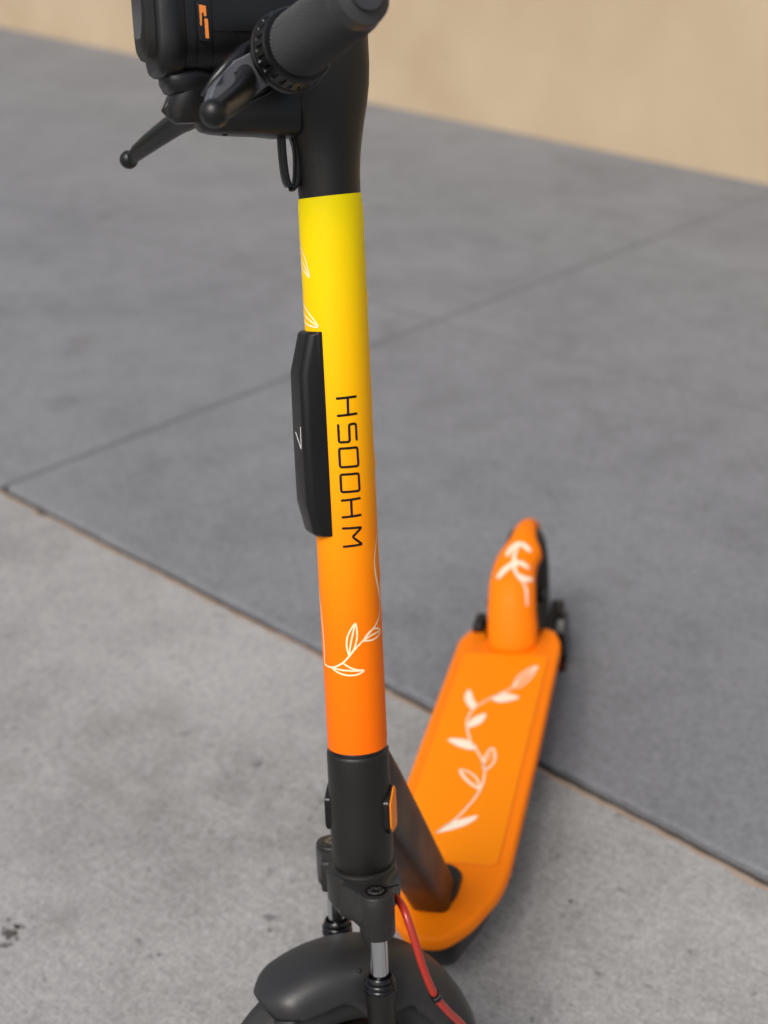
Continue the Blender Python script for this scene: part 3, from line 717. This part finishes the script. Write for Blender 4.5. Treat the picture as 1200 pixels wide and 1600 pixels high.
for x_, z_, a, b, hw, y0 in path:
    ring = []
    for k in range(25):
        t = -1+2*k/24; yy = hw*math.sin(t*math.pi/2*1.0); dr = -hw*.75*(1-math.cos(t*math.pi/2))**1.0
        if abs(t) > .92: dr -= .006*(abs(t)-.92)/.08
        ring.append((x_+a*dr, y0+yy, z_+b*dr))
    rings.append(ring)
mb.loft(rings, closed=False, cap=(False, False))
rfend = mb.build('rear_fender', M_orange, FD, root, solid=.0028, auto=60)
def fs(phi_deg, y):
    """lay a printed mark on the rear fender"""
    ph = R(phi_deg); best = None
    tx, tz = math.cos(ph), math.sin(ph)
    lo = 0
    for i in range(len(path)-1):
        x0, z0 = path[i][0]-RX, path[i][1]-RZ; x1, z1 = path[i+1][0]-RX, path[i+1][1]-RZ
        p0, p1 = math.atan2(z0, x0), math.atan2(z1, x1)
        if p0 <= ph <= p1:
            f = (ph-p0)/(p1-p0); r_ = math.hypot(x0, z0)*(1-f)+math.hypot(x1, z1)*f
            hw = path[i][4]*(1-f)+path[i+1][4]*f; y0 = path[i][5]*(1-f)+path[i+1][5]*f
            t = max(-1, min(1, math.asin(max(-1, min(1, (y-y0)/hw)))/(math.pi/2))); dr = -hw*.75*(1-math.cos(t*math.pi/2))+.0009
            a = path[i][2]*(1-f)+path[i+1][2]*f; b = path[i][3]*(1-f)+path[i+1][3]*f
            return (RX+r_*tx+a*dr, y, RZ+r_*tz+b*dr)
    return (RX+FRr*tx, y, RZ+FRr*tz)
fv = MB(); SC = .0022
def fl(P, w): 
    C_ = [tuple(p[:2]) for p in catmull([(a*SC, y_, 0) for a, y_ in P], 6)]
    strip(fv, C_, w, lambda x, y: fs(x/SC, y), taper=True)
off = 4
for P_, w_2 in (([(65.3, .0083), (57, .0032), (51, .0026), (46.1, .006), (42.2, .0058), (37.6, .0117), (33.1, .0209)], .0055), ([(65.3, .0083), (62.5, .0161), (59, .0249)], .008), ([(66, .007), (60.5, -.003), (53.4, -.0094)], .008),
              ([(47.8, .0060), (47, .0157), (43.9, .0259)], .008), ([(47.5, .0035), (41, -.0085), (35, -.0175)], .009), ([(37.6, .0117), (35.1, .0209), (35.5, .0330)], .009), ([(33.1, .0209), (28, .0265), (18.6, .0285)], .003)):
    fl([(a+off, y_) for a, y_ in P_], w_2)
fv.build('leaf_print', M_white, FD, rfend)
# arms and bracket beside the rear wheel
mb = MB()
for s in (1, -1):
    mb.loft([[(x_, s*yy+.002, z_) for x_, z_ in bend([(-.855, .112), (-.855, .148), (-.93, .142), (-1.005, .150), (-1.020, .140), (-1.012, .128), (-.94, .118)], .006, 3)] for yy in (.041, .051)], smooth=False)
    mb.revolve([(.010, .051), (.010, .058), (.007, .0605)], (RX-.004, .002, .139), (0, s, 0), 6, ref=(1, 0, 0), smooth=False)
mb.build('rear_arm', M_frame, FD, root, bevel=.0015)
mb = MB()
mb.loft([[(x_, yy, z_) for x_, z_ in bend([(-.950, .120), (-.965, .140), (-1.010, .128), (-1.012, .075), (-.985, .062), (-.955, .068)], .004, 3)] for yy in (.056, .068)], smooth=False)
mb.box((-.975, .061, .138), (.006, .0035, .010))
rb = mb.build('indicator_bracket', M_plastic, FD, root, bevel=.0012)
mb = MB(); mb.box((-.962, .061, .058), (.011, .006, .006)); mb.build('indicator_lens', mat('dark_red_lens', (.06, .008, .007), .4), FD, rb, bevel=.0015)
mb = MB(); mb.box((-.905, -.052, .158), (.020, .008, .012)); mb.build('cable_guide', M_plastic, FD, root, bevel=.003)

# ---- fork
mb = MB()
crown = []
vb, ub, rb_ = .056, .0100, .0162
def arc(cx, cy, r_, a0_, a1_, k=10): return [(cx+r_*math.cos(R(a0_+(a1_-a0_)*i/k)), cy+r_*math.sin(R(a0_+(a1_-a0_)*i/k))) for i in range(k+1)]
out = arc(ub, vb, rb_, 10, 170, 14)+[(-.0105, .040), (-.026, .024)]+arc(0, 0, .0300, 150, 210, 8)+[(-.026, -.024), (-.0105, -.040)]+arc(ub, -vb, rb_, 190, 350, 14)+[(.0278, -.040), (.0335, -.025)]+arc(0, 0, .0345, -35, 35, 10)+[(.0335, .025), (.0278, .040)]
oc = [tuple(p) for p in out]
def scl(poly, d_):
    a_ = sum(poly[i-1][0]*poly[i][1]-poly[i][0]*poly[i-1][1] for i in range(len(poly))); return inset(poly, (-1 if a_ > 0 else 1)*d_)
rings = []
for d_, z in [(.004, .3660), (.0012, .3672), (0, .370), (0, .3935), (.0004, .3955), (.0014, .3970), (.0028, .3978)]:
    rings.append([(p[0], p[1], z) for p in scl(oc, d_)])
mb.loft(rings)
mb.revolve([(.022, .352), (.0265, .356), (.0300, .372), (.0310, .395), (.0300, .3995), (.0285, .4003)], n=64)
for s in (1, -1):
    mb.revolve([(.0120, .3575), (.0146, .3582), (.0158, .3605), (.0161, .372), (.0160, .398), (.0152, .3998), (.0140, .4004), (.0096, .4004), (.0094, .3985)], (ub, s*vb, 0), (0, 0, 1), 48)
fork = mb.build('fork_crown', mat('dark_grey_cast_metal', (.019, .0182, .017), .38, .2, .5, 900, .5, 0, .06), FS, root, auto=38)
for s in (1, -1):
    b = MB(); b.revolve([(.0104, .3984), (.0104, .4007), (.0080, .4008)], (ub, s*vb, 0), (0, 0, 1), 32, mat=1)
    b.revolve([(.0074, .3985), (.0074, .4004), (.0066, .4010), (.0032, .4010), (.0030, .3996)], (ub, s*vb, 0), (0, 0, 1), 32)
    for k in range(5): b.box((ub+.0050*math.cos(k*1.256+.4), s*vb+.0050*math.sin(k*1.256+.4), .4011), (.0007, .0007, .0004), mat=1)
    b.build('top_bolt', [M_bolt, M_gloss], FS, fork)
    b = MB(); b.box((ub-.0145, s*vb-.0008, .4006), (.0075, .0007, .0005)); b.build('clamp_slot', M_gloss, FS, fork)
    lg = MB()
    lg.revolve([(.0120, .3100), (.0138, .3085), (.0142, .3040), (.0140, .298), (.0133, .292), (.0128, .280), (.0130, .255), (.0138, .23), (.0140, .20), (.0135, .170), (.010, .163)], (ub, s*vb, 0), (0, 0, 1), 48)
    lg.loft([[(ub+a, s*vb-s*.002+b_*.5, z) for a, b_ in superring(0, 0, .016, .016, 24, 3)] for z in (.196, .160)], smooth=True)
    leg = lg.build('fork_leg', M_frame, FS, root, auto=50)
    b = MB(); b.revolve([(.0083, .30), (.0083, .3585)], (ub, s*vb, 0), (0, 0, 1), 40); b.build('stanchion', M_chrome, FS, leg)
    b = MB(); b.revolve([(.0090, .3120), (.0100, .3182), (.0112, .3190), (.0124, .3172), (.0128, .3150), (.0120, .3142), (.0138, .3135), (.0146, .3118), (.0146, .3098), (.0134, .3090), (.0142, .3084), (.0148, .3070), (.0148, .3050), (.0140, .3040)], (ub, s*vb, 0), (0, 0, 1), 48); b.build('dust_seal', M_gloss, FS, leg, auto=50)
WX, WZ = .030, .180
wheel(WX, WZ, .1262, .030, FS, .070)
# front fender
fcx, fcz, fR = .030, .190, .1350
def fsec(ph, skirt, hw, rr):
    ring = []; pr = [(-1.0, skirt), (-1.005, skirt*.5+.014)]
    for k in range(1, 24):
        t = math.pi*k/24; pr.append((-math.copysign(abs(math.cos(t))**(2/2.5), math.cos(t)), .028*(1-math.sin(t)**(2/2.5))))
    pr += [(1.005, skirt*.5+.014), (1.0, skirt)]
    for v_, dep in pr:
        ring.append((fcx+(rr-dep)*math.cos(ph), v_*hw, fcz+(rr-dep)*math.sin(ph)))
    return ring
rings = []
NF = 64
for i in range(NF+1):
    f = i/NF; ph = R(52.0+f*(186-52)); deg = math.degrees(ph)
    tip = max(0, 1-f/.085); end = max(0, 1-(1-f)/.05)
    hw = .0408*(1-.40*tip**2.2)
    sk = .0240+.0130*min(1, f/.16)
    if 84 < deg < 128: sk += .024*math.sin(math.pi*(deg-84)/44)**2
    elif deg >= 128: sk += .004
    sk *= (1-.35*tip)
    rings.append(fsec(ph, sk, hw, fR-.004*tip**2))
mb = MB(); mb.loft(rings, closed=False, cap=(False, False))
ff = mb.build('front_fender', M_fender, FS, root, solid=.0026, auto=50)
mb = MB(); mb.ball((.022, .0355, .3150), .0019); mb.build('screw', M_frame, FS, ff)

# ---- red brake hose
mb = MB(); hp = catmull([(-.012, .020, .3700), (-.0150, .036, .3790), (-.0150, .052, .3800), (-.0150, .066, .3720), (-.0195, .073, .3480), (-.0240, .075, .3280), (-.0340, .0745, .2985), (-.0490, .070, .2740), (-.0660, .062, .2510), (-.080, .054, .225), (-.075, .044, .200)], 8)
mb.tube(hp, .0036, 16); hose = mb.build('brake_hose', M_red, FS, root)
ci = 49; mb = MB(); t = (hp[ci+1]-hp[ci-1]).normalized()
mb.tube([hp[ci]-t*.0035, hp[ci]-t*.0012], .0046, 16); mb.tube([hp[ci]+t*.0006, hp[ci]+t*.0036], .0046, 16)
mb.build('hose_clip', M_gloss, FS, hose)
mb = MB(); mb.tube([hp[ci]-t*.0008, hp[ci]+t*.0002], .0044, 16); mb.build('clip_band', M_bolt, FS, hose)
